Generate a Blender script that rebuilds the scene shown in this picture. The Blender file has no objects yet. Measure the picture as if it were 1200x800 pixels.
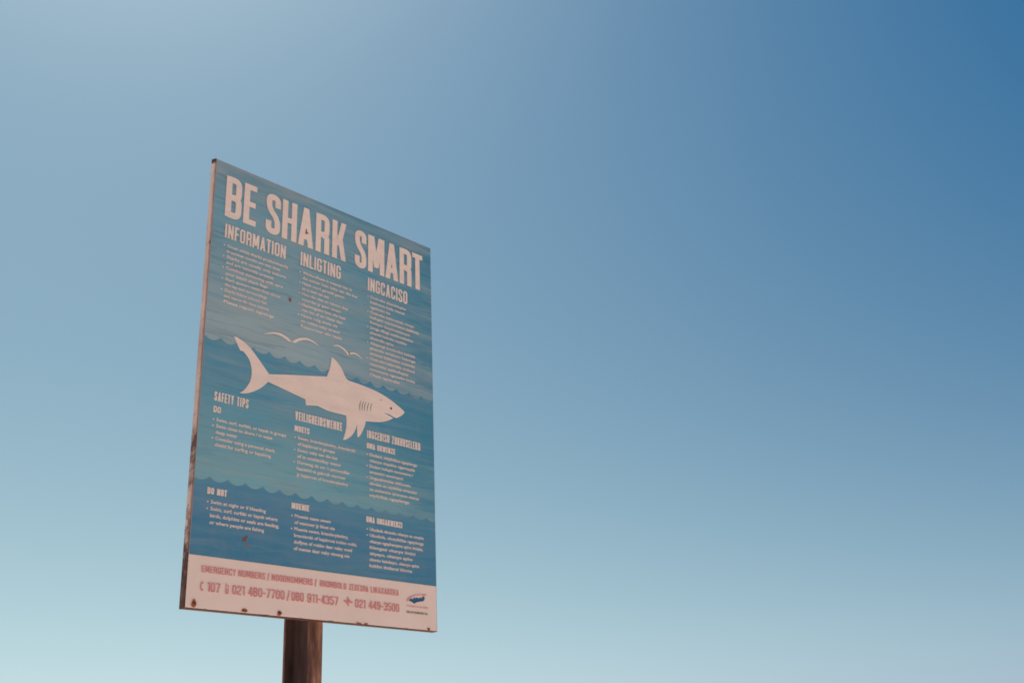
import bpy, bmesh, math, random
from mathutils import Matrix, Vector, noise

random.seed(7)
scene = bpy.context.scene
col = scene.collection

# ------------------------------------------------------------------ camera
BOARD_W, BOARD_H = 0.84, 1.2842          # sign face, metres
BOARD_TOP = 3.345                        # height of its upper edge above the sand
cam_data = bpy.data.cameras.new('camera')
cam_data.sensor_width = 36.0
cam_data.lens = 37.89
cam_data.clip_start = 0.05
cam_data.clip_end = 20000.0
cam = bpy.data.objects.new('camera', cam_data)
col.objects.link(cam)
cam.matrix_world = Matrix((
    (0.689718306, -0.252156537, -0.678753076, -1.40005 - BOARD_W / 2),
    (-0.722640931, -0.298740148, -0.623333304, -2.41585),
    (-0.045593227, 0.920419146, -0.388265184, BOARD_TOP - 1.74508),
    (0, 0, 0, 1)))
scene.camera = cam

# ------------------------------------------------------------------ sky, sun, exposure
SUN_AZ, SUN_EL = 20.0, 60.0               # azimuth measured from +Y towards +X
world = bpy.data.worlds.new('World')
scene.world = world
world.use_nodes = True
wn, wl = world.node_tree.nodes, world.node_tree.links
wn.clear()
sky = wn.new('ShaderNodeTexSky')
sky.sky_type = 'NISHITA'
sky.sun_disc = False
sky.sun_elevation = math.radians(SUN_EL)
sky.sun_rotation = math.radians(SUN_AZ)
sky.altitude = 0.0
sky.air_density = 1.0
sky.dust_density = 0.6
sky.ozone_density = 1.0
bg = wn.new('ShaderNodeBackground')
bg.inputs['Strength'].default_value = 0.073
wo = wn.new('ShaderNodeOutputWorld')
# one film response over the whole sky: contrast, black point and colour crosstalk, with haze thinning upwards
wtc = wn.new('ShaderNodeTexCoord')
wxyz = wn.new('ShaderNodeSeparateXYZ')
wl.new(wtc.outputs['Generated'], wxyz.inputs[0])


def wmath(op, a, b=None):
    n = wn.new('ShaderNodeMath')
    n.operation = op
    for i, v in enumerate((a, b)):
        if v is None:
            continue
        if isinstance(v, (int, float)):
            n.inputs[i].default_value = v
        else:
            wl.new(v, n.inputs[i])
    return n.outputs[0]


elev = wmath('ARCSINE', wmath('MAXIMUM', wmath('MINIMUM', wxyz.outputs['Z'], 1.0), 0.0))
haze_fall = wmath('EXPONENT', wmath('MULTIPLY', elev, -1.0 / math.radians(16.0)))
dim = wn.new('ShaderNodeVectorMath')
dim.operation = 'SCALE'
dim.inputs['Scale'].default_value = 0.1
wl.new(sky.outputs['Color'], dim.inputs[0])
gam = wn.new('ShaderNodeGamma')
gam.inputs['Gamma'].default_value = 1.1
wl.new(dim.outputs[0], gam.inputs['Color'])
film = wn.new('ShaderNodeCombineColor')
for i, (row, hz, base, floor) in enumerate((((0.883, 0.171, 0.534), -0.245, -0.312, 0.040),
                                            ((0.311, 0.790, 0.589), -0.318, -0.258, 0.135),
                                            ((0.533, 0.248, 0.529), -0.215, 0.024, 0.30))):
    dot = wn.new('ShaderNodeVectorMath')
    dot.operation = 'DOT_PRODUCT'
    dot.inputs[1].default_value = row
    wl.new(gam.outputs['Color'], dot.inputs[0])
    v = wmath('ADD', wmath('ADD', dot.outputs['Value'], wmath('MULTIPLY', haze_fall, hz)), base)
    wl.new(wmath('MULTIPLY', wmath('MAXIMUM', v, floor), 8.91), film.inputs[i])
wl.new(film.outputs['Color'], bg.inputs['Color'])
wl.new(bg.outputs['Background'], wo.inputs['Surface'])

sun_data = bpy.data.lights.new('sun', 'SUN')
sun_data.energy = 5.0
sun_data.angle = math.radians(0.53)
sun_data.color = (1.0, 0.95, 0.87)
sun = bpy.data.objects.new('sun', sun_data)
col.objects.link(sun)
az, el = math.radians(SUN_AZ), math.radians(SUN_EL)
to_sun = Vector((math.sin(az) * math.cos(el), math.cos(az) * math.cos(el), math.sin(el)))
sun.rotation_euler = to_sun.to_track_quat('Z', 'Y').to_euler()
sun.location = to_sun * 50

vs = scene.view_settings
vs.view_transform = 'Standard'
vs.look = 'None'
vs.gamma = 1.0
vs.exposure = 0.62
vs.use_curve_mapping = False
scene.cycles.max_bounces = 8
scene.cycles.filter_width = 1.75


# ------------------------------------------------------------------ helpers
def srgb(r, g, b):
    def f(v):
        v /= 255.0
        return v / 12.92 if v <= 0.04045 else ((v + 0.055) / 1.055) ** 2.4
    return (f(r), f(g), f(b), 1.0)


class Mat:
    """Small wrapper that keeps node building short."""
    def __init__(self, name, rough=0.6, spec=0.3, metal=0.0):
        self.m = bpy.data.materials.new(name)
        self.m.use_nodes = True
        self.t = self.m.node_tree
        self.n, self.l = self.t.nodes, self.t.links
        self.p = self.n['Principled BSDF']
        self.p.inputs['Roughness'].default_value = rough
        self.p.inputs['Specular IOR Level'].default_value = spec
        self.p.inputs['Metallic'].default_value = metal
        self.tc = self.n.new('ShaderNodeTexCoord')

    def coords(self, scale=(1, 1, 1), rot=(0, 0, 0), loc=(0, 0, 0)):
        mp = self.n.new('ShaderNodeMapping')
        mp.inputs['Scale'].default_value = scale
        mp.inputs['Rotation'].default_value = rot
        mp.inputs['Location'].default_value = loc
        self.l.new(self.tc.outputs['Object'], mp.inputs['Vector'])
        return mp.outputs['Vector']

    def noise(self, vec, scale=1.0, detail=3.0, rough=0.55, dist=0.0):
        t = self.n.new('ShaderNodeTexNoise')
        t.inputs['Scale'].default_value = scale
        t.inputs['Detail'].default_value = detail
        t.inputs['Roughness'].default_value = rough
        t.inputs['Distortion'].default_value = dist
        self.l.new(vec, t.inputs['Vector'])
        return t.outputs['Fac']

    def ramp(self, fac, stops, interp='LINEAR'):
        r = self.n.new('ShaderNodeValToRGB')
        r.color_ramp.interpolation = interp
        e = r.color_ramp.elements
        while len(e) < len(stops):
            e.new(0.5)
        for i, (p, c) in enumerate(stops):
            e[i].position = p
            e[i].color = c if len(c) == 4 else (*c, 1)
        self.l.new(fac, r.inputs['Fac'])
        return r.outputs['Color']

    def rng(self, val, a, b, c=0.0, d=1.0):
        r = self.n.new('ShaderNodeMapRange')
        for k, v in zip(('From Min', 'From Max', 'To Min', 'To Max'), (a, b, c, d)):
            r.inputs[k].default_value = v
        self.l.new(val, r.inputs['Value'])
        return r.outputs['Result']

    def math(self, op, a, b):
        r = self.n.new('ShaderNodeMath')
        r.operation = op
        for i, v in enumerate((a, b)):
            if isinstance(v, (int, float)):
                r.inputs[i].default_value = v
            else:
                self.l.new(v, r.inputs[i])
        return r.outputs[0]

    def mix(self, fac, a, b, blend='MIX'):
        r = self.n.new('ShaderNodeMix')
        r.data_type = 'RGBA'
        r.blend_type = blend
        for sock, v in ((r.inputs[0], fac), (r.inputs[6], a), (r.inputs[7], b)):
            if isinstance(v, (int, float, tuple)):
                sock.default_value = v
            else:
                self.l.new(v, sock)
        return r.outputs[2]

    def xyz(self):
        s = self.n.new('ShaderNodeSeparateXYZ')
        self.l.new(self.tc.outputs['Object'], s.inputs[0])
        return s.outputs

    def bump(self, height, strength=0.3, dist=0.002):
        b = self.n.new('ShaderNodeBump')
        b.inputs['Strength'].default_value = strength
        b.inputs['Distance'].default_value = dist
        self.l.new(height, b.inputs['Height'])
        self.l.new(b.outputs['Normal'], self.p.inputs['Normal'])

    def color(self, c):
        if isinstance(c, tuple):
            self.p.inputs['Base Color'].default_value = c
        else:
            self.l.new(c, self.p.inputs['Base Color'])
        return self


def obj(name, verts, faces, mat, parent=None):
    me = bpy.data.meshes.new(name)
    me.from_pydata(verts, [], faces)
    me.update()
    me.materials.append(mat)
    o = bpy.data.objects.new(name, me)
    col.objects.link(o)
    if parent:
        o.parent = parent
    return o


def box(name, lo, hi, mat, parent, bevel=0.0):
    bm = bmesh.new()
    bmesh.ops.create_cube(bm, size=1)
    for v in bm.verts:
        v.co = Vector([(lo[i] + hi[i]) / 2 + v.co[i] * (hi[i] - lo[i]) for i in range(3)])
    if bevel:
        bmesh.ops.bevel(bm, geom=bm.edges[:], offset=bevel, segments=2, affect='EDGES', clamp_overlap=True)
    me = bpy.data.meshes.new(name)
    bm.to_mesh(me)
    bm.free()
    me.materials.append(mat)
    o = bpy.data.objects.new(name, me)
    col.objects.link(o)
    o.parent = parent
    return o


def P(mx, my, lift=0.0):
    """Millimetres right and down from the upper left corner of the face -> sign space."""
    return (mx / 1000.0 - BOARD_W / 2, -lift, BOARD_TOP - my / 1000.0)


def fill_poly(name, outlines, mat, parent, lift):
    """Flat print with outlines (even-odd holes), filled as one mesh."""
    cu = bpy.data.curves.new(name, 'CURVE')
    cu.dimensions = '2D'
    cu.fill_mode = 'BOTH'
    for pts in outlines:
        sp = cu.splines.new('POLY')
        sp.points.add(len(pts) - 1)
        for i, (a, b) in enumerate(pts):
            sp.points[i].co = (a, -b, 0, 1)
        sp.use_cyclic_u = True
    tmp = bpy.data.objects.new(name + '_tmp', cu)
    col.objects.link(tmp)
    bpy.context.view_layer.update()
    dg = bpy.context.evaluated_depsgraph_get()
    src = tmp.evaluated_get(dg).to_mesh()
    verts = [P(v.co.x, -v.co.y, lift) for v in src.vertices]
    faces = [tuple(p.vertices) for p in src.polygons]
    tmp.evaluated_get(dg).to_mesh_clear()
    bpy.data.objects.remove(tmp)
    bpy.data.curves.remove(cu)
    return obj(name, verts, faces, mat, parent)


def smooth_closed(pts, sharp=(), n=4):
    """Catmull-Rom through the points, with corners kept at the indices in sharp."""
    out, N = [], len(pts)
    for i in range(N):
        p1, p2 = pts[i], pts[(i + 1) % N]
        p0 = pts[i - 1] if i not in sharp else p1
        p3 = pts[(i + 2) % N] if (i + 1) % N not in sharp else p2
        for k in range(n):
            t = k / n
            out.append(tuple(0.5 * (2 * p1[j] + (p2[j] - p0[j]) * t + (2 * p0[j] - 5 * p1[j] + 4 * p2[j] - p3[j]) * t * t
                                    + (3 * p1[j] - p0[j] - 3 * p2[j] + p3[j]) * t ** 3) for j in (0, 1)))
    return out


# ------------------------------------------------------------------ materials
FACE_WHITE = (0.88, 0.69, 0.64)
edge_x, edge_z = BOARD_W / 2, BOARD_TOP - BOARD_H


def paint_material(name, base, rust_amount=0.5, grime=0.5, worn=False):
    m = Mat(name, rough=0.55, spec=0.25)
    v = m.coords()
    n1 = m.noise(v, 7.0, 5.0, 0.6)
    n2 = m.noise(v, 60.0, 4.0, 0.7)
    dirt = m.ramp(n1, [(0.30, (0.90, 0.86, 0.83)), (0.62, (1.02, 1.01, 1.0))])
    c = m.mix(grime, (*base, 1), m.mix(1.0, (*base, 1), dirt, 'MULTIPLY'))
    speck = m.rng(n2, 0.66, 0.74)
    c = m.mix(m.math('MULTIPLY', speck, 0.30), c, srgb(150, 100, 84))
    if worn:        # ink rubbed off in small flecks, the blue showing through
        f = m.noise(m.coords(loc=(3, 5, 1)), 150.0, 5.0, 0.75)
        c = m.mix(m.rng(f, 0.60, 0.72, 0.0, 0.45), c, srgb(120, 140, 152))
        f = m.noise(m.coords((1.5, 1, 9), loc=(2, 0, 4)), 5.0, 4.0, 0.6)
        c = m.mix(m.rng(f, 0.45, 0.75, 0.0, 0.22), c, srgb(178, 168, 172))
    # rust creeping in from the bottom edge
    z = m.xyz()[2]
    near = m.rng(z, edge_z + 0.016, edge_z, -0.35, 0.06)
    n3 = m.noise(v, 28.0, 5.0, 0.65)
    r = m.rng(m.math('ADD', n3, near), 0.55, 0.62)
    c = m.mix(m.math('MULTIPLY', r, rust_amount), c, srgb(112, 62, 48))
    m.color(c)
    m.bump(n2, 0.15, 0.0006)
    return m.m


mat_white = paint_material('faded_white_paint', FACE_WHITE, 0.85)


def flange_material():
    m = Mat('rusting_edge_paint', rough=0.65, spec=0.25)
    v = m.coords()
    n = m.noise(v, 38.0, 5.0, 0.65)
    n2 = m.noise(m.coords((1, 1, 0.35)), 14.0, 4.0, 0.6)
    z = m.xyz()[2]
    t = m.rng(z, edge_z, BOARD_TOP)
    # rust grows from the bottom corner, in a patch a quarter way up and at the top corner
    amount = m.ramp(t, [(0.0, (0.62,) * 3), (0.10, (0.42,) * 3), (0.20, (0.22,) * 3), (0.285, (0.30,) * 3), (0.335, (0.40,) * 3),
                        (0.37, (0.16,) * 3), (0.775, (0.14,) * 3), (0.79, (0.34,) * 3), (0.80, (0.12,) * 3), (0.955, (0.08,) * 3), (0.984, (0.14,) * 3), (0.998, (0.48,) * 3)])
    r = m.rng(m.math('ADD', m.math('MULTIPLY', n, 0.8), amount), 0.62, 0.80)
    paint = m.ramp(n2, [(0.3, srgb(172, 146, 140)), (0.5, srgb(204, 180, 172)), (0.7, srgb(220, 200, 192))])
    # the fold itself has lost its paint
    paint = m.mix(m.rng(m.math('ADD', m.xyz()[1], m.rng(n, 0.3, 0.7, -0.003, 0.003)), 0.0085, 0.002, 0.0, 0.7), paint, srgb(146, 98, 98))
    rust = m.ramp(n, [(0.3, srgb(58, 40, 39)), (0.55, srgb(92, 64, 57)), (0.75, srgb(156, 112, 90))])
    m.color(m.mix(r, paint, rust))
    m.bump(n, 0.4, 0.0015)
    return m.m


mat_flange = flange_material()


def steel_edge(name, a, b):
    m = Mat(name, rough=0.7, spec=0.25)
    n = m.noise(m.coords(), 45.0, 5.0, 0.65)
    m.color(m.ramp(n, [(0.3, a), (0.65, b)]))
    m.bump(n, 0.4, 0.001)
    return m.m


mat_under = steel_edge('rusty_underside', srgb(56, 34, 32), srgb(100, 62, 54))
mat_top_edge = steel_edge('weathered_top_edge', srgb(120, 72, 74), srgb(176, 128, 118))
mat_galv = steel_edge('grey_painted_steel', srgb(120, 116, 112), srgb(158, 152, 146))


def post_material():
    m = Mat('rusty_steel_post', rough=0.75, spec=0.25)
    v = m.coords((1, 1, 0.16))
    n = m.noise(v, 42.0, 6.0, 0.65)
    n2 = m.noise(m.coords((1, 1, 0.5)), 9.0, 4.0, 0.6)
    c = m.ramp(n, [(0.32, srgb(72, 48, 46)), (0.5, srgb(120, 84, 72)), (0.68, srgb(178, 134, 110))])
    c2 = m.ramp(n2, [(0.35, (0.62, 0.58, 0.60)), (0.65, (1.05, 1.0, 0.98))])
    m.color(m.mix(0.9, c, m.mix(1.0, c, c2, 'MULTIPLY')))
    m.bump(n, 0.5, 0.002)
    return m.m


mat_post = post_material()


def hollow_shade_material():  # darker brown for the post's inner faces, painting in the channel's shade
    m = Mat('post_hollow_painted_shade', rough=0.8, spec=0.2)
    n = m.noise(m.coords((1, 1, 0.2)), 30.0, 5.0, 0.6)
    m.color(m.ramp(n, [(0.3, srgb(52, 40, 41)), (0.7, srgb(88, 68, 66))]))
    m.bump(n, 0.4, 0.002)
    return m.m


mat_hollow_shade = hollow_shade_material()


def blue_print(name, stops, z0, z1, right_tint, streak, seed):
    """Printed blue: a vertical run of ink colours with brushed streaks across."""
    m = Mat(name, rough=0.5, spec=0.25)
    x, y, z = m.xyz()
    wob = m.noise(m.coords((2.2, 1, 5), loc=(seed, 0, 0)), 1.0, 3.0, 0.6)
    t = m.math('ADD', m.rng(z, z1, z0), m.rng(wob, 0.3, 0.7, -0.10, 0.10))
    base = m.ramp(t, stops)
    s1 = m.noise(m.coords((2.4, 1, 26), rot=(0, 0.05, 0), loc=(seed * 2, 0, 3)), 1.0, 5.0, 0.62, 0.6)
    s2 = m.noise(m.coords((5.5, 1, 90), rot=(0, -0.04, 0), loc=(seed, 0, 7)), 1.0, 4.0, 0.6, 0.4)
    c = m.mix(m.rng(s1, 0.36, 0.66, 0.0, streak), base, srgb(152, 168, 176))
    c = m.mix(m.rng(s2, 0.50, 0.70, 0.0, streak * 0.55), c, srgb(74, 122, 146))
    c = m.mix(m.math('MULTIPLY', m.rng(x, -0.05, 0.42), m.rng(s1, 0.66, 0.38, 0.15, right_tint)), c, srgb(62, 132, 164))
    s3 = m.noise(m.coords((3.2, 1, 48), rot=(0, 0.09, 0), loc=(seed * 3, 0, 11)), 1.0, 3.0, 0.55, 1.2)
    c = m.mix(m.rng(s3, 0.58, 0.66, 0.0, streak * 0.55), c, srgb(160, 174, 178))
    c = m.mix(m.rng(s3, 0.42, 0.34, 0.0, streak * 0.6), c, srgb(66, 122, 150))
    # pale scuffs and chalking
    n = m.noise(m.coords(), 95.0, 4.0, 0.75)
    c = m.mix(m.rng(n, 0.68, 0.78, 0.0, 0.35), c, srgb(196, 184, 176))
    n = m.noise(m.coords(loc=(4, 1, 2)), 16.0, 6.0, 0.7)
    c = m.mix(m.rng(n, 0.48, 0.75, 0.0, 0.16), c, srgb(168, 150, 146))
    m.color(c)
    return m.m


Z = lambda my: BOARD_TOP - my / 1000.0
mat_sky_ink = blue_print('upper_blue_ink', [(0.0, srgb(149, 163, 172)), (0.05, srgb(105, 155, 178)), (0.25, srgb(111, 165, 188)),
                                            (0.55, srgb(123, 167, 186)), (0.85, srgb(155, 181, 192)), (1.0, srgb(159, 183, 194))],
                         Z(575), Z(0), 0.85, 0.55, 0.0)
mat_mid_ink = blue_print('middle_blue_ink', [(0.0, srgb(77, 147, 178)), (0.3, srgb(87, 151, 180)), (0.6, srgb(107, 165, 186)),
                                             (1.0, srgb(123, 177, 192))], Z(955), Z(550), 0.8, 0.35, 5.0)
mat_deep_ink = blue_print('deep_blue_ink', [(0.0, srgb(87, 147, 176)), (0.35, srgb(73, 133, 170)), (1.0, srgb(67, 129, 164))],
                          Z(1152), Z(945), 0.35, 0.20, 9.0)
mat_pale_ink = paint_material('faded_pale_lettering', (0.90, 0.72, 0.665), 0.0, 0.6, worn=True)


def flat_ink(name, c, spot):
    m = Mat(name, rough=0.55, spec=0.25)
    n = m.noise(m.coords(), 130.0, 3.0, 0.7)
    m.color(m.mix(m.rng(n, 0.45, 0.75, 0.0, 0.55), c, spot))
    return m.m


mat_red_ink = flat_ink('faded_red_ink', srgb(218, 134, 138), srgb(228, 192, 182))
mat_pale_red = flat_ink('washed_out_red_ink', srgb(220, 150, 146), srgb(226, 186, 172))
mat_navy_ink = flat_ink('navy_ink', srgb(60, 82, 116), srgb(100, 112, 134))
mat_logo_blue = flat_ink('logo_blue_ink', srgb(44, 98, 142), srgb(70, 110, 146))
mat_dark_ink = flat_ink('dark_ink', srgb(70, 74, 86), srgb(110, 104, 108))
mat_gill_ink = flat_ink('slate_ink', srgb(112, 122, 132), srgb(150, 146, 146))
mat_rust = steel_edge('rust_bloom', srgb(110, 54, 36), srgb(186, 112, 74))
mat_rivet = steel_edge('rusted_rivet', srgb(48, 28, 26), srgb(120, 68, 46))


def sand_material():
    m = Mat('beach_sand', rough=0.9, spec=0.15)
    v = m.coords()
    n1 = m.noise(v, 0.35, 6.0, 0.6)
    n2 = m.noise(v, 9.0, 6.0, 0.65)
    n3 = m.noise(v, 260.0, 2.0, 0.5)
    c = m.ramp(n1, [(0.3, (0.56, 0.44, 0.325)), (0.7, (0.66, 0.535, 0.40))])
    c = m.mix(m.rng(n3, 0.35, 0.7, 0.0, 0.35), c, (0.36, 0.27, 0.19, 1))
    m.color(c)
    m.bump(m.math('ADD', n2, m.math('MULTIPLY', n3, 0.15)), 0.6, 0.03)
    return m.m


# ------------------------------------------------------------------ ground
def make_ground():
    rings = [0.0] + [0.35 * 1.16 ** i for i in range(66)]
    seg = 72
    verts, faces = [(0, 0, 0)], []
    for r in rings[1:]:
        for k in range(seg):
            a = 2 * math.pi * k / seg
            x, y = r * math.cos(a), r * math.sin(a)
            amp = 0.10 * min(1.0, max(0.0, (r - 1.0) / 8.0))
            h = amp * noise.noise(Vector((x * 0.22, y * 0.22, 1.3))) + amp * 0.4 * noise.noise(Vector((x * 0.8, y * 0.8, 4.1)))
            verts.append((x, y, h if r < 400 else 0.0))
    for k in range(seg):
        faces.append((0, 1 + k, 1 + (k + 1) % seg))
    for i in range(len(rings) - 2):
        a, b = 1 + i * seg, 1 + (i + 1) * seg
        for k in range(seg):
            faces.append((a + k, b + k, b + (k + 1) % seg, a + (k + 1) % seg))
    o = obj('ground', verts, faces, sand_material())
    for p in o.data.polygons:
        p.use_smooth = True
    o['kind'] = 'structure'
    o['label'] = 'pale beach sand stretching to the horizon'
    return o


make_ground()

# ------------------------------------------------------------------ the sign
sign = bpy.data.objects.new('information_sign', None)
col.objects.link(sign)
sign['label'] = 'tall blue shark safety board with white shark on a rusty steel post'
sign['category'] = 'sign'

# post: 100 x 50 rolled channel, open towards the left
PX0, PX1, PY0, PY1 = 0.3985 - BOARD_W / 2, 0.4416 - BOARD_W / 2, 0.030, 0.150


def channel_post():
    tf, tw, rr = 0.0085, 0.006, 0.008
    sec = [(PX0, PY0), (PX1, PY0), (PX1, PY1), (PX0, PY1), (PX0, PY1 - tf)]
    for k in range(4):      # fillets at the web
        a = math.pi / 2 * k / 3
        sec.append((PX1 - tw - rr + rr * math.sin(a), PY1 - tf - rr + rr * math.cos(a)))
    for k in range(4):
        a = math.pi / 2 * k / 3
        sec.append((PX1 - tw - rr + rr * math.cos(a), PY0 + tf + rr - rr * math.sin(a)))
    sec.append((PX0, PY0 + tf))
    zs = [-0.5 + i * (BOARD_TOP - 0.06 + 0.5) / 40 for i in range(41)]
    n = len(sec)
    verts = []
    for z in zs:
        for i, (x, y) in enumerate(sec):
            j = 0.0006
            verts.append((x + j * noise.noise(Vector((x * 40, z * 30, i))), y + j * noise.noise(Vector((y * 40, z * 30, i + 9))), z))
    faces = []
    for a in range(40):
        for i in range(n):
            i2 = (i + 1) % n
            faces.append((a * n + i, a * n + i2, (a + 1) * n + i2, (a + 1) * n + i))
    faces.append(tuple(range(n))[::-1])
    faces.append(tuple(40 * n + i for i in range(n)))
    o = obj('post', verts, faces, mat_post, sign)
    bm = bmesh.new()
    bm.from_mesh(o.data)
    bmesh.ops.recalc_face_normals(bm, faces=bm.faces)
    bm.to_mesh(o.data)
    bm.free()
    o.data.materials.append(mat_hollow_shade)
    for p in o.data.polygons:           # shade of the hollow side is put into a darker colour, the outer faces and lips have rusted
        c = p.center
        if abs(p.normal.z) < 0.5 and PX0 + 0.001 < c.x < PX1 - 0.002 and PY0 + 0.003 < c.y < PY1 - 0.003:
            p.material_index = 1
    o['label'] = 'rusty brown steel channel post, dark inside'
    return o


channel_post()

# face panel with folded edges
D = 0.0255
T = 0.0018
xl, xr, zb, zt = -BOARD_W / 2, BOARD_W / 2, BOARD_TOP - BOARD_H, BOARD_TOP
face = box('face_panel', (xl + T, 0.0, zb + T), (xr - T, T, zt - T), mat_white, sign)
edge = box('folded_edge', (xl, 0.0003, zb), (xl + T, D, zt), mat_flange, sign, 0.0006)
edge['label'] = 'pale painted edge with rust at its lower end'
for v in edge.data.vertices:            # its upper end is bent up a little
    if v.co.z > zt - 0.01:
        v.co.z += 0.0015 + 0.30 * max(0.0, v.co.y)
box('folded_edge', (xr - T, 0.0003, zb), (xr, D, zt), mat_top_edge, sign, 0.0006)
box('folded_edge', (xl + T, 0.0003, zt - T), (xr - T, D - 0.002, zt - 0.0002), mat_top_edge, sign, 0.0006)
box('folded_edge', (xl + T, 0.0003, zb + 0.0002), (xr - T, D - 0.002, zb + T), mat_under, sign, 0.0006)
for zc in (zb + 0.20, zb + BOARD_H / 2, zt - 0.20):
    box('support_rail', (xl + 0.03, T, zc - 0.02), (xr - 0.03, PY0 + 0.001, zc + 0.02), mat_galv, sign, 0.001)

# ---- printed background: three inks with scalloped wave edges
IN = 2.0
W, H = BOARD_W * 1000, BOARD_H * 1000


def wave_edge(y_peak, depth, first, period, x0, x1):
    """Points left to right: sharp crests with round hollows between them."""
    pts, x = [], first
    crest = [first + period * i for i in range(-2, 20)]
    for a, b in zip(crest, crest[1:]):
        jit = random.uniform(-1.5, 1.5)
        for k in range(8):
            t = k / 8
            px = a + (b - a) * t
            sag = (depth + jit) * math.sin(math.pi * t) ** 0.85
            if x0 < px < x1:
                pts.append((px, y_peak + sag))
    return [(x0, pts[0][1])] + pts + [(x1, pts[-1][1])]


fill_poly('upper_blue_print', [[(IN, IN), (W - IN, IN), (W - IN, 600), (IN, 600)]], mat_sky_ink, face, 0.0004)
w1 = wave_edge(552, 14, 52 - 52.5, 52.6, IN, W - IN)
fill_poly('wave_print', [w1 + [(W - IN, 1000), (IN, 1000)]], mat_mid_ink, face, 0.0008)
w2 = wave_edge(945, 13, 46 - 54, 54.0, IN, W - IN)
fill_poly('wave_print', [w2 + [(W - IN, 1151), (IN, 1152)]], mat_deep_ink, face, 0.0012)
L1 = 0.0016

# ---- shark, gulls
shark = [(92, 537), (106, 560), (115, 574), (124, 573), (140, 587), (150, 604), (155, 628), (151, 657), (135, 684), (120, 698),
         (140, 694), (158, 686), (186, 668), (210, 643), (271, 654), (338, 666), (341, 683), (382, 676), (392, 678), (423, 683),
         (486, 683), (488, 701), (486, 728), (476, 760), (485, 758), (502, 747), (516, 730), (525, 711), (528, 699), (528, 719),
         (530, 742), (540, 734), (551, 714), (558, 697), (561, 685), (581, 682), (616, 676), (647, 665), (669, 652), (655, 648),
         (632, 643), (653, 643), (679, 649), (699, 639), (711, 629), (714, 623), (709, 617), (668, 598), (616, 582), (556, 574),
         (492, 570), (481, 561), (467, 539), (449, 521), (429, 510), (424, 544), (413, 577), (372, 586), (269, 607), (212, 620),
         (191, 599), (151, 561), (125, 545), (102, 537)]
sharp = {0, 2, 3, 9, 13, 15, 16, 17, 20, 23, 28, 30, 34, 38, 40, 50, 54, 56, 59, 63}
fill_poly('shark_print', [smooth_closed(shark, sharp)], mat_pale_ink, face, L1)['label'] = 'pale shark silhouette facing right'


def ribbon(pts, widths, n=5):
    """Tapered line through points -> closed outline."""
    fine, wf = [], []
    m = len(pts)
    for i in range(m - 1):
        p0, p1, p2, p3 = pts[max(i - 1, 0)], pts[i], pts[i + 1], pts[min(i + 2, m - 1)]
        for k in range(n):
            t = k / n
            fine.append(tuple(0.5 * (2 * p1[j] + (p2[j] - p0[j]) * t + (2 * p0[j] - 5 * p1[j] + 4 * p2[j] - p3[j]) * t * t
                                     + (3 * p1[j] - p0[j] - 3 * p2[j] + p3[j]) * t ** 3) for j in (0, 1)))
            wf.append(widths[i] * (1 - t) + widths[i + 1] * t)
    fine.append(pts[-1])
    wf.append(widths[-1])
    a, b = [], []
    for i, p in enumerate(fine):
        q0, q1 = fine[max(i - 1, 0)], fine[min(i + 1, len(fine) - 1)]
        dx, dy = q1[0] - q0[0], q1[1] - q0[1]
        L = math.hypot(dx, dy) or 1
        nx, ny = -dy / L, dx / L
        a.append((p[0] + nx * wf[i] / 2, p[1] + ny * wf[i] / 2))
        b.append((p[0] - nx * wf[i] / 2, p[1] - ny * wf[i] / 2))
    return a + b[::-1]


g1 = [(190, 502), (220, 491), (242, 489), (264, 494), (284, 505)], [1.5, 5, 7, 8, 9]
g2 = [(286, 505), (309, 487), (336, 478), (359, 480), (381, 487)], [9, 8, 7, 5, 1.5]
h1 = [(434, 473), (451, 468), (473, 473), (490, 485)], [1, 4, 5, 6]
h2 = [(492, 485), (510, 477), (527, 478), (545, 487)], [6, 5, 4, 1]
for parts in ((g1, g2), (h1, h2)):
    a = ribbon(*parts[0])
    b = ribbon(*parts[1])
    # join the two wings at the body
    na, nb = len(a) // 2, len(b) // 2
    tip = parts[0][0][-1]
    outline = a[:na] + [(tip[0] + 1, tip[1] + parts[0][1][-1] * 0.8)] + b[:nb] + b[nb:] + [(tip[0] + 1, tip[1] - 3)] + a[na:]
    fill_poly('gull_print', [outline], mat_pale_ink, face, L1)

gills = [((541, 624), (537, 656)), ((551, 624), (546, 655)), ((560, 624), (555, 654)), ((572, 624), (566, 652)), ((584, 623), (579, 649))]
for a, b in gills:
    mid = ((a[0] + b[0]) / 2 - 2, (a[1] + b[1]) / 2)
    fill_poly('gill_print', [ribbon([a, mid, b], [1.4, 3.0, 1.4])], mat_gill_ink, face, L1 + 0.0004)


def disc(cx, cy, r, n=12, sx=1.0):
    return [(cx + sx * r * math.cos(2 * math.pi * k / n), cy + r * math.sin(2 * math.pi * k / n)) for k in range(n)]


fill_poly('eye_print', [disc(660, 622, 4.2)], mat_dark_ink, face, L1 + 0.0004)
fill_poly('nostril_print', [disc(619, 604, 2.2)], mat_gill_ink, face, L1 + 0.0004)


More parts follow.
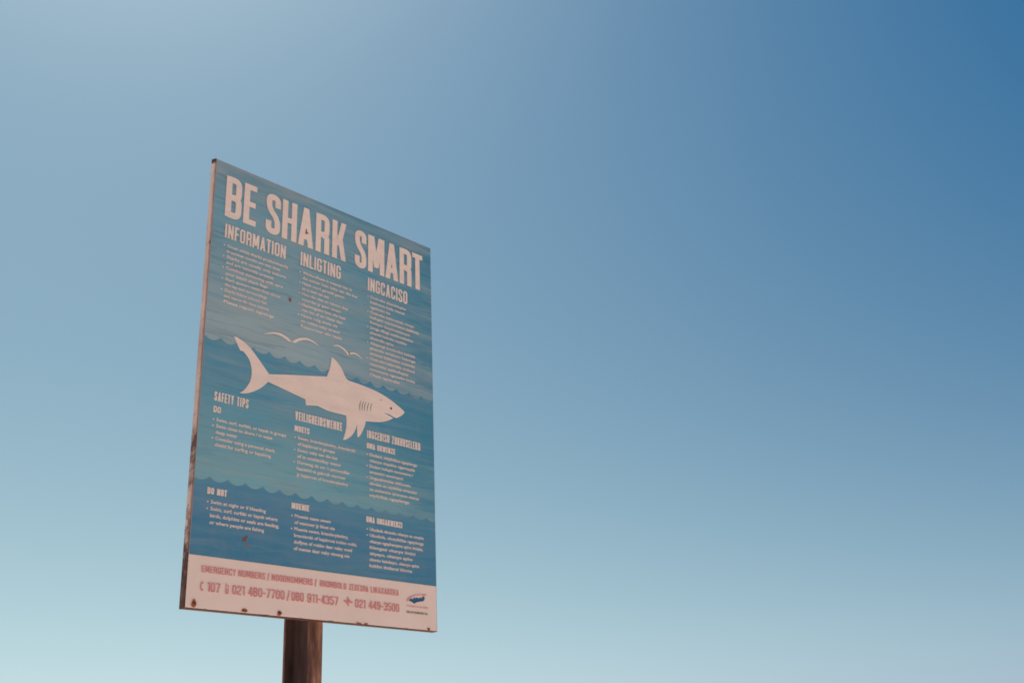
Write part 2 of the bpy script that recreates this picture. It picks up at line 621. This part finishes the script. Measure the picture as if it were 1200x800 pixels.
# ------------------------------------------------------------------ condensed block lettering
def arc_path(pts, radii):
    """Round the inner corners of a poly line."""
    out = []
    for i, p in enumerate(pts):
        r = radii[i]
        if i in (0, len(pts) - 1) or r <= 0:
            out.append(p)
            continue
        a, b = pts[i - 1], pts[i + 1]
        la, lb = math.dist(p, a), math.dist(p, b)
        d = min(r, la * 0.5, lb * 0.5)
        s = (p[0] + (a[0] - p[0]) / la * d, p[1] + (a[1] - p[1]) / la * d)
        e = (p[0] + (b[0] - p[0]) / lb * d, p[1] + (b[1] - p[1]) / lb * d)
        for k in range(7):
            t = k / 6
            out.append(tuple((1 - t) ** 2 * s[j] + 2 * t * (1 - t) * p[j] + t * t * e[j] for j in (0, 1)))
    return [p for i, p in enumerate(out) if i == 0 or math.dist(p, out[i - 1]) > 1e-4]


def stroke(path, t):
    """Thick line -> quads with mitred joints."""
    L, R = [], []
    n = len(path)
    for i, p in enumerate(path):
        def unit(a, b):
            d = math.dist(a, b) or 1e-6
            return ((b[0] - a[0]) / d, (b[1] - a[1]) / d)
        d0 = unit(path[i - 1], p) if i else unit(p, path[1])
        d1 = unit(p, path[i + 1]) if i < n - 1 else d0
        nx, ny = -(d0[1] + d1[1]), d0[0] + d1[0]
        m = math.hypot(nx, ny) or 1e-6
        nx, ny = nx / m, ny / m
        c = max(0.5, nx * -d0[1] + ny * d0[0])
        h = t / 2 / c
        L.append((p[0] + nx * h, p[1] + ny * h))
        R.append((p[0] - nx * h, p[1] - ny * h))
    return [[L[i], R[i], R[i + 1], L[i + 1]] for i in range(n - 1)]


WIDE = {'M': 1.28, 'W': 1.34, 'I': 0.0, '1': 0.62, '/': 0.8, '-': 0.62, 'T': 0.86, 'L': 0.82, 'E': 0.82, 'F': 0.80, 'J': 0.8,
        ' ': 0.62, 'K': 1.04, 'A': 1.04, 'N': 1.04, 'Y': 0.98, 'V': 1.0}


def glyph(ch, w, t):
    """Strokes of one capital in a box w wide and 1 high, origin lower left."""
    l, r, b, u, m = t / 2, w - t / 2, t * 0.45, 1 - t * 0.45, 0.5
    R = min(0.26, w * 0.55)
    S = lambda pts, rad=0.0: stroke(arc_path(pts, [rad] * len(pts)), t)
    V = lambda x: S([(x, 0), (x, 1)])
    Hb = lambda y, x0=0.0, x1=w: stroke([(x0, y), (x1, y)], t * 0.9)
    G = lambda x0, y0, x1, y1: [[(x0, y0), (x0 + t, y0), (x1 + t, y1), (x1, y1)]]     # leaning bar, level ends
    O = lambda: S([(l, m), (l, u), (r, u), (r, b), (l, b), (l, m)], R)
    q = t * 0.92
    if ch in 'O0':
        return O()
    if ch == 'I':
        return V(t / 2)
    if ch == 'A':
        return G(0, 0, w / 2 - t / 2, 1) + G(w - t, 0, w / 2 - t / 2, 1) + Hb(0.25, t * 0.7, w - t * 0.7)
    if ch == 'B':
        return V(l) + S([(t * .5, u), (r - .01, u), (r - .01, m), (t * .5, m)], R) + S([(t * .5, m), (r, m), (r, b), (t * .5, b)], R)
    if ch == 'C':
        return S([(r, 0.66), (r, u), (l, u), (l, b), (r, b), (r, 0.34)], R)
    if ch == 'D':
        return V(l) + S([(t * .5, u), (r, u), (r, b), (t * .5, b)], R)
    if ch == 'E':
        return V(l) + Hb(u, t * .5) + Hb(m + .01, t * .5, w * 0.93) + Hb(b, t * .5)
    if ch == 'F':
        return V(l) + Hb(u, t * .5) + Hb(m, t * .5, w * 0.92)
    if ch == 'G':
        return S([(r, 0.68), (r, u), (l, u), (l, b), (r, b), (r, 0.50)], R) + Hb(0.47, w * 0.52, w)
    if ch == 'H':
        return V(l) + V(r) + Hb(m, t * .5, w - t * .5)
    if ch == 'J':
        return S([(r, 1), (r, b), (l, b), (l, 0.3)], R)
    if ch == 'K':
        return V(l) + G(t * 0.75, 0.36, w - t, 1) + G(w - t * 1.02, 0, w * 0.36, 0.62)
    if ch == 'L':
        return V(l) + Hb(b, t * .5)
    if ch == 'M':
        return V(l) + V(r) + G(w / 2 - t / 2, 0.16, 0.04, 1) + G(w / 2 - t / 2, 0.16, w - t - 0.04, 1)
    if ch == 'N':
        return V(l) + V(r) + G(w - t, 0, 0, 1)
    if ch == 'P':
        return V(l) + S([(t * .5, u), (r, u), (r, 0.42), (t * .5, 0.42)], R)
    if ch == 'Q':
        return O() + G(w * 0.8, -0.08, w * 0.45, 0.2)
    if ch == 'R':
        return V(l) + S([(t * .5, u), (r, u), (r, 0.48), (t * .5, 0.48)], R) + S([(w * .5, 0.46), (r, 0.46), (r, 0)], R * 0.5)
    if ch in 'S':
        return S([(r, 0.69), (r, u), (l, u), (l, 0.62), (r, 0.40), (r, b), (l, b), (l, 0.31)], R)
    if ch == 'T':
        return V(w / 2) + Hb(u)
    if ch == 'U':
        return S([(l, 1), (l, b), (r, b), (r, 1)], R)
    if ch == 'V':
        return G(w / 2 - t / 2, 0, 0, 1) + G(w / 2 - t / 2, 0, w - t, 1)
    if ch == 'W':
        return G(w * .27 - t / 2, 0, 0, 1) + G(w * .27 - t / 2, 0, w / 2 - t / 2, .92) + G(w * .73 - t / 2, 0, w / 2 - t / 2, .92) + G(w * .73 - t / 2, 0, w - t, 1)
    if ch == 'X':
        return G(0, 0, w - t, 1) + G(w - t, 0, 0, 1)
    if ch == 'Y':
        return S([(w / 2, 0), (w / 2, 0.45)]) + G(w / 2 - t / 2, 0.40, 0, 1) + G(w / 2 - t / 2, 0.40, w - t, 1)
    if ch == 'Z':
        return Hb(u) + Hb(b) + G(0, q * .5, w - t, 1 - q * .5)
    if ch == '/':
        return G(0, -0.04, w - t, 1.04)
    if ch == '-':
        return Hb(0.46)
    if ch == '1':
        return S([(w - t / 2, 0), (w - t / 2, 1)]) + stroke([(0, 0.84), (w - t * .5, 0.93)], t * 0.8)
    if ch == '2':
        return S([(l, 0.68), (l, u), (r, u), (r, 0.55), (l, 0.20), (l, b)], R) + Hb(b, t * .2)
    if ch == '3':
        return S([(l, 0.72), (l, u), (r, u), (r, 0.52), (w * .35, 0.52)], R) + S([(w * .35, 0.52), (r, 0.52), (r, b), (l, b), (l, 0.28)], R)
    if ch == '4':
        return S([(r - t * .35, 0), (r - t * .35, 1)]) + Hb(0.27) + G(0, 0.24, w - t * 1.6, 1)
    if ch == '5':
        return Hb(u, t * .4) + S([(l, u), (l, 0.55), (r, 0.60), (r, b), (l, b), (l, 0.28)], R * 0.8)
    if ch == '7':
        return Hb(u) + G(w * 0.22, 0, w - t, 1 - q * .4)
    if ch == '8':
        return S([(l, .75), (l, u), (r, u), (r, .52), (l, .52), (l, .75)], R) + S([(l, .28), (l, .5), (r, .5), (r, b), (l, b), (l, .28)], R)
    if ch == '9':
        return S([(l, .72), (l, u), (r, u), (r, .42), (l, .42), (l, .72)], R) + S([(r, .7), (r, b), (l, b), (l, .26)], R)
    return []


def letter_width(ch, w, t):
    if ch == 'I':
        return t
    return w * WIDE.get(ch, 1.0)


def lettering(name, runs, mat, lift, tr=0.15, gap=0.07, parent=None):
    """runs: (text, x0, x1, top, bottom, boxes) in millimetres; each run is stretched to fill x0..x1."""
    verts, faces = [], []

    def put(ch, x, w, t, top, h):
        for k, quad in enumerate(glyph(ch, w, t)):
            s = len(verts)
            for gx, gy in quad:
                verts.append(P(x + gx * h, top + (1 - gy) * h, lift + 0.00002 * (k % 12)))
            faces.append((s, s + 1, s + 2, s + 3))

    for run in runs:
        text, x0, x1, top, bot = run[:5]
        h = bot - top
        if len(run) > 5:
            for ch, (a, b) in zip(text.replace(' ', ''), run[5]):
                put(ch, a, (b - a) / h, tr, top, h)
            continue
        # solve letter width so that the run fits its length
        n_gap = (len(text) - 1) * gap
        fixed = sum(tr for c in text if c == 'I') + n_gap
        scal = sum(WIDE.get(c, 1.0) for c in text if c != 'I') or 1.0
        w = ((x1 - x0) / h - fixed) / scal
        t = min(tr, w * 0.46) if w > 0 else tr
        x = x0
        for ch in text:
            lw = letter_width(ch, w, tr if ch == 'I' else t)
            if ch != ' ':
                put(ch, x, lw, t, top, h)
            x += (lw + gap) * h
    return obj(name, verts, faces, mat, parent or face)


LT = 0.0018
lettering('title_lettering', [
    ('BE', 0, 0, 41, 175, [(38, 92), (99, 142)]),
    ('SHARK', 0, 0, 43, 176, [(176, 227), (234, 287), (293, 349), (358, 410), (421, 476)]),
    ('SMART', 0, 0, 45, 177, [(511, 558), (565, 633), (637, 692), (698, 750), (754, 800)])], mat_pale_ink, LT, tr=0.148)
lettering('heading_lettering', [('INFORMATION', 43, 251, 199, 243)], mat_pale_ink, LT, tr=0.145, gap=0.075)
lettering('heading_lettering', [('INLIGTING', 305, 457, 199, 244)], mat_pale_ink, LT, tr=0.145, gap=0.075)
lettering('heading_lettering', [('INGCACISO', 565, 731, 201, 246)], mat_pale_ink, LT, tr=0.145, gap=0.075)
HT, HG = 0.17, 0.085
lettering('heading_lettering', [('SAFETY TIPS', 43, 150, 710, 736)], mat_pale_ink, LT, tr=HT, gap=HG)
lettering('heading_lettering', [('VEILIGHEIDSWENKE', 305, 472, 709, 735)], mat_pale_ink, LT, tr=HT, gap=HG)
lettering('heading_lettering', [('INGCEBISO ZOKHUSELEKO', 566, 779, 711, 736)], mat_pale_ink, LT, tr=HT, gap=HG)
for txt, a, b, y in (('DO', 43, 66, 751), ('MOETS', 304, 356, 751), ('OMA UKWENZE', 565, 676, 751),
                     ('DO NOT', 41, 99, 974), ('MOENIE', 303, 362, 974), ('OMA UNGAKWENZI', 565, 703, 974.5)):
    lettering('subheading_lettering', [(txt, a, b, y, y + 17.5)], mat_pale_ink, LT, tr=0.235, gap=0.08)

lettering('emergency_lettering', [
    ('EMERGENCY', 40, 139, 1176, 1193), ('NUMBERS', 146, 228, 1176, 1193), ('/', 235, 240, 1175, 1194),
    ('NOODNOMMERS', 248, 381, 1176, 1193), ('/', 388, 394, 1175, 1194), ('IINOMBOLO', 405, 496, 1176, 1193),
    ('ZEXESHA', 505, 575, 1176, 1193), ('LIKAXAKEKA', 584, 688, 1176, 1193)], mat_red_ink, LT, tr=0.17, gap=0.13)
for runs in ([('107', 59, 96, 1216, 1239.5)], [('021', 131, 168, 1216, 1239.5), ('480-7700', 179, 291, 1216, 1239.5)],
             [('/', 298, 308, 1215, 1240)], [('080', 313, 353, 1216, 1239.5), ('911-4357', 365, 469, 1216, 1239.5)],
             [('021', 528, 565, 1216, 1239.5), ('449-3500', 577, 690, 1216, 1239.5)]):
    lettering('phone_number_lettering', runs, mat_red_ink, LT, tr=0.16, gap=0.10)

# little pictograms of the number line: receiver, mobile phone, ambulance star
rec = [(47.5, 1217), (43, 1216), (39.5, 1221), (38.6, 1228), (39.8, 1235), (43.2, 1239.5), (47.8, 1238), (46.6, 1234), (44.2, 1234),
       (42.6, 1231), (42.2, 1227), (43, 1223.5), (44.6, 1221), (47, 1221)]
fill_poly('receiver_print', [smooth_closed(rec, {0, 5, 6, 13}, 2)], mat_red_ink, face, LT)
fill_poly('mobile_phone_print', [[(111, 1213), (112.5, 1213), (112.5, 1218), (120.5, 1218), (120.5, 1240), (111, 1240)],
                                 [(112.6, 1220), (118.9, 1220), (118.9, 1227), (112.6, 1227)],
                                 [(112.6, 1229), (118.9, 1229), (118.9, 1231), (112.6, 1231)],
                                 [(112.6, 1233), (118.9, 1233), (118.9, 1235), (112.6, 1235)]], mat_red_ink, face, LT)
star = []
for k, (deg, arm, th) in enumerate(((84, 12.5, 2.2), (4, 15.0, 2.4), (140, 8.5, 2.0))):
    a = math.radians(deg)
    dx, dy = math.cos(a), math.sin(a)
    v = []
    for sx, sy in ((-1, -1), (1, -1), (1, 1), (-1, 1)):
        v.append(P(503 + dx * arm * sx - dy * th * sy, 1225.5 + dy * arm * sx + dx * th * sy, LT + 0.00003 * k))
    star += v
o = obj('ambulance_star_print', star, [(0, 1, 2, 3), (4, 5, 6, 7), (8, 9, 10, 11)], mat_red_ink, face)

# emblem: blue ridge under a red sweep
ridge = [(727, 1203), (735, 1196), (742, 1198), (748, 1192), (753, 1195), (759, 1191), (766, 1194), (774, 1190), (778, 1193), (781, 1187),
         (785, 1186), (790, 1188), (788, 1196), (783, 1200), (770, 1202), (758, 1205), (748, 1210), (740, 1206)]
fill_poly('emblem_print', [ridge], mat_logo_blue, face, LT)
fill_poly('emblem_print', [[(744, 1204), (760, 1200), (781, 1198.5), (783, 1200), (770, 1202), (758, 1205), (748, 1210)]], mat_navy_ink, face, LT + 0.0003)
fill_poly('emblem_print', [ribbon([(719, 1204), (728, 1196), (745, 1187), (770, 1182), (798, 1179)], [4.0, 3.6, 2.4, 2.0, 1.2])], mat_red_ink, face, LT + 0.0003)
fill_poly('emblem_print', [ribbon([(779, 1183), (788, 1182), (795, 1183)], [1.0, 4.0, 1.0])], mat_pale_red, face, LT + 0.0005)

# ------------------------------------------------------------------ running text
font_cu = bpy.data.curves.new('type_setting', 'FONT')
font_ob = bpy.data.objects.new('type_setting', font_cu)
col.objects.link(font_ob)
font_cu.offset = 0.024
font_cu.resolution_u = 2


def set_type(text):
    font_cu.body = text
    bpy.context.view_layer.update()
    dg = bpy.context.evaluated_depsgraph_get()
    ev = font_ob.evaluated_get(dg)
    me = ev.to_mesh()
    vs_ = [(v.co.x, v.co.y) for v in me.vertices]
    fs_ = [tuple(p.vertices) for p in me.polygons]
    ev.to_mesh_clear()
    return vs_, fs_


def paragraph(x, y, pitch, lines, ends, bullets, mat, size=12.6, name='body_lettering', bullet_dx=-9.0):
    """Lines of running text; y is the middle of the first line's small letters."""
    verts, faces = [], []
    for i, (txt, e) in enumerate(zip(lines, ends)):
        v, f = set_type(txt)
        x0, x1 = min(p[0] for p in v), max(p[0] for p in v)
        k = (e - x) / (x1 - x0)
        base = y + pitch * i + size * 0.27
        s = len(verts)
        verts += [P(x + (a - x0) * k, base - b * size, LT) for a, b in v]
        faces += [tuple(q + s for q in p) for p in f]
        if i in bullets:
            s = len(verts)
            d = disc(x + bullet_dx, y + pitch * i, 2.3, 8)
            verts += [P(a, b, LT) for a, b in d]
            faces.append(tuple(range(s, s + 8)))
    return obj(name, verts, faces, mat, face)


paragraph(53, 268, 17.35, [
    'Great white sharks predominantly', 'in summer months are very close', 'Sharks are usually only inshore', 'and are naturally present',
    'Continue swimming with care', 'your beach shark flags', 'Shark spotters watch from above', 'the bay and surroundings',
    'Sharks follow schools fish', 'and marine life close inshore', 'Please report sightings'],
    [262, 234, 255, 213, 245, 193, 238, 192, 193, 201, 219], {0, 2, 4, 6, 8}, mat_pale_ink)
paragraph(314, 267, 17.5, [
    'Witdoodhaaie is meestal hier in', 'die somer baie naby aan die kus', 'Haaie word gereeld gesien', 'en is deel van see',
    'Hou die vlae en tekens dop', 'voordat jy gaan swem', 'Haaiwagters hou die baai', 'van bo af en blaas dan',
    'Haaie volg skole vis', 'en robbe naby strand', 'Rapporteer alle haaie'],
    [501, 523, 472, 413, 487, 459, 478, 467, 447, 455, 465], {0, 2, 4, 6, 8}, mat_pale_ink)
paragraph(575, 267, 17.53, [
    'Ookrebe abamhlophe', 'bakhona kula manzi', 'ngehlobo ke', 'Ookrebe babonakala rhoqo', 'kufuphi nonxweme kakhulu', 'kwaye bayinxalenye',
    'Jonga iiflegi nezibonakaliso', 'phambi kokuba uqubhe', 'elwandle apha', 'Abajongi bookrebe bahlala', 'phezulu entabeni bejonge', 'amanzi bakhalise intsimbi',
    'Ookrebe balandela iintlanzi', 'neentini ezikufuphi', 'nonxweme ngexesha lonke', 'Chaza ngokrebe'],
    [724, 718, 657, 759, 780, 740, 755, 726, 670, 762, 763, 760, 760, 731, 760, 695], {0, 3, 6, 9, 12}, mat_pale_ink)
paragraph(54, 788.5, 17.25, [
    'Swim, surf, surfski, or kayak in groups', 'Swim close to shore / in waist', 'deep water', 'Consider using a personal shark',
    'shield for surfing or kayaking'], [277, 232, 121, 242, 229], {0, 1, 3}, mat_pale_ink, 13.2)
paragraph(316, 786.5, 17.8, [
    'Swem, branderplankry, branderski', 'of kajakroei in groepe', 'Swem naby aan die kus', 'of in middeldiep water',
    "Oorweeg dit om 'n persoonlike", 'haaiskild te gebruik wanneer', 'jy kajakroei of branderplankry'],
    [522, 447, 457, 471, 501, 489, 497], {0, 2, 4}, mat_pale_ink, 13.2)
paragraph(576, 787, 17.57, [
    'Dadani, nityibilize ngeplanga', 'okanye niqubhe ngamaqela', 'Dadani kufuphi nonxweme /', 'emanzini asesinqeni',
    'Ungasebenzisa isikhuselo', 'sikrebe xa utyibiliza emanzini', 'xa usebenzisa iphenyane okanye', 'utyibiliza ngeplanga'],
    [765, 756, 749, 707, 738, 762, 772, 732], {0, 2, 4}, mat_pale_ink, 13.2)
paragraph(53, 1012, 17.67, [
    'Swim at night or if bleeding', 'Swim, surf, surfski or kayak where', 'birds, dolphins or seals are feeding,',
    'or where people are fishing'], [221, 259, 265, 218], {0, 1}, mat_pale_ink, 13.2)
paragraph(314.5, 1010.5, 17.9, [
    'Moenie saans swem', 'of wanneer jy bloei nie', 'Moenie swem, branderplankry,', 'branderski of kajakroei indien voëls,',
    'dolfyne of robbe daar naby voed', 'of mense daar naby visvang nie'], [437, 452, 500, 532, 514, 505], {0, 2}, mat_pale_ink, 13.2)
paragraph(578, 1012, 17.5, [
    'Ukudada ebusuku okanye xa usopha', 'Ukudada, ukutyibiliza ngeplanga', 'okanye ngephenyane apho iintaka,', 'ihlengesi okanye iintini',
    'zityayo, okanye apho', 'abantu balobayo, okanye apho', 'kukho iintlanzi khona'],
    [789, 788, 785, 754, 743, 769, 741], {0, 1}, mat_pale_ink, 13.2)
paragraph(717, 1219, 1, ['CITY OF CAPE TOWN | STAD KAAPSTAD'], [803], set(), mat_pale_red, 7.0, 'emblem_lettering')
paragraph(717, 1236.5, 1, ['THIS CITY WORKS FOR YOU'], [800], set(), mat_dark_ink, 8.5, 'emblem_lettering')
bpy.data.objects.remove(font_ob)


# ------------------------------------------------------------------ rivets and rust blooms
mat_run = flat_ink('rust_wash', srgb(82, 132, 162), srgb(104, 136, 150))
fill_poly('rust_run', [ribbon([(159, 1098), (158, 1112), (157, 1128), (157, 1140)], [5, 7, 6, 2])], mat_run, face, LT)


def blob(cx, cy, rx, ry, seed, n=18):
    out = []
    for k in range(n):
        a = 2 * math.pi * k / n
        f = 1 + 0.38 * noise.noise(Vector((math.cos(a) * 1.4 + seed, math.sin(a) * 1.4, seed * 3.1)))
        out.append((cx + rx * f * math.cos(a), cy + ry * f * math.sin(a)))
    return out


LR = 0.0022
for i, (cx, cy, rx, ry) in enumerate([(273, 369, 4.5, 6.5), (158, 1096, 5, 6), (171, 1108, 3.5, 3.5), (165, 1088, 3, 3), (495, 484, 3, 3),
                                      (322, 122, 3, 7), (325, 128, 6, 2.5), (170, 1277, 8, 5), (24, 1272, 7, 10), (276, 1275, 6, 7),
                                      (804, 1279, 5, 4), (541, 1281, 9, 2.2), (567, 1281, 7, 2.4), (283, 1275, 2, 2)]):
    fill_poly('rust_spot', [blob(cx, cy, rx, ry, i * 1.7)], mat_rust, face, LR)


def rivet(cx, cy, r):
    verts, faces = [], []
    n = 12
    for j, (rad, hgt) in enumerate(((1.0, 0.0), (0.85, 0.35), (0.5, 0.55))):
        for k in range(n):
            a = 2 * math.pi * k / n
            verts.append(P(cx + r * rad * math.cos(a), cy + r * rad * math.sin(a), LR + 0.0003 + r * hgt / 1000))
    for j in range(2):
        for k in range(n):
            faces.append((j * n + k, j * n + (k + 1) % n, (j + 1) * n + (k + 1) % n, (j + 1) * n + k))
    faces.append(tuple(2 * n + k for k in range(n)))
    o = obj('rivet', verts, faces, mat_rivet, face)
    for p in o.data.polygons:
        p.use_smooth = True


for cx, cy, r in ((25, 1271, 5.0), (276, 1274, 4.0), (167, 1277, 2.6), (175, 1277, 2.6), (804, 1279.5, 2.6)):
    rivet(cx, cy, r)

# every mesh that is flat print faces out of the board
for o in face.children:
    me = o.data
    if me.polygons and sum(p.normal.y * p.area for p in me.polygons) > 0:
        me.flip_normals()
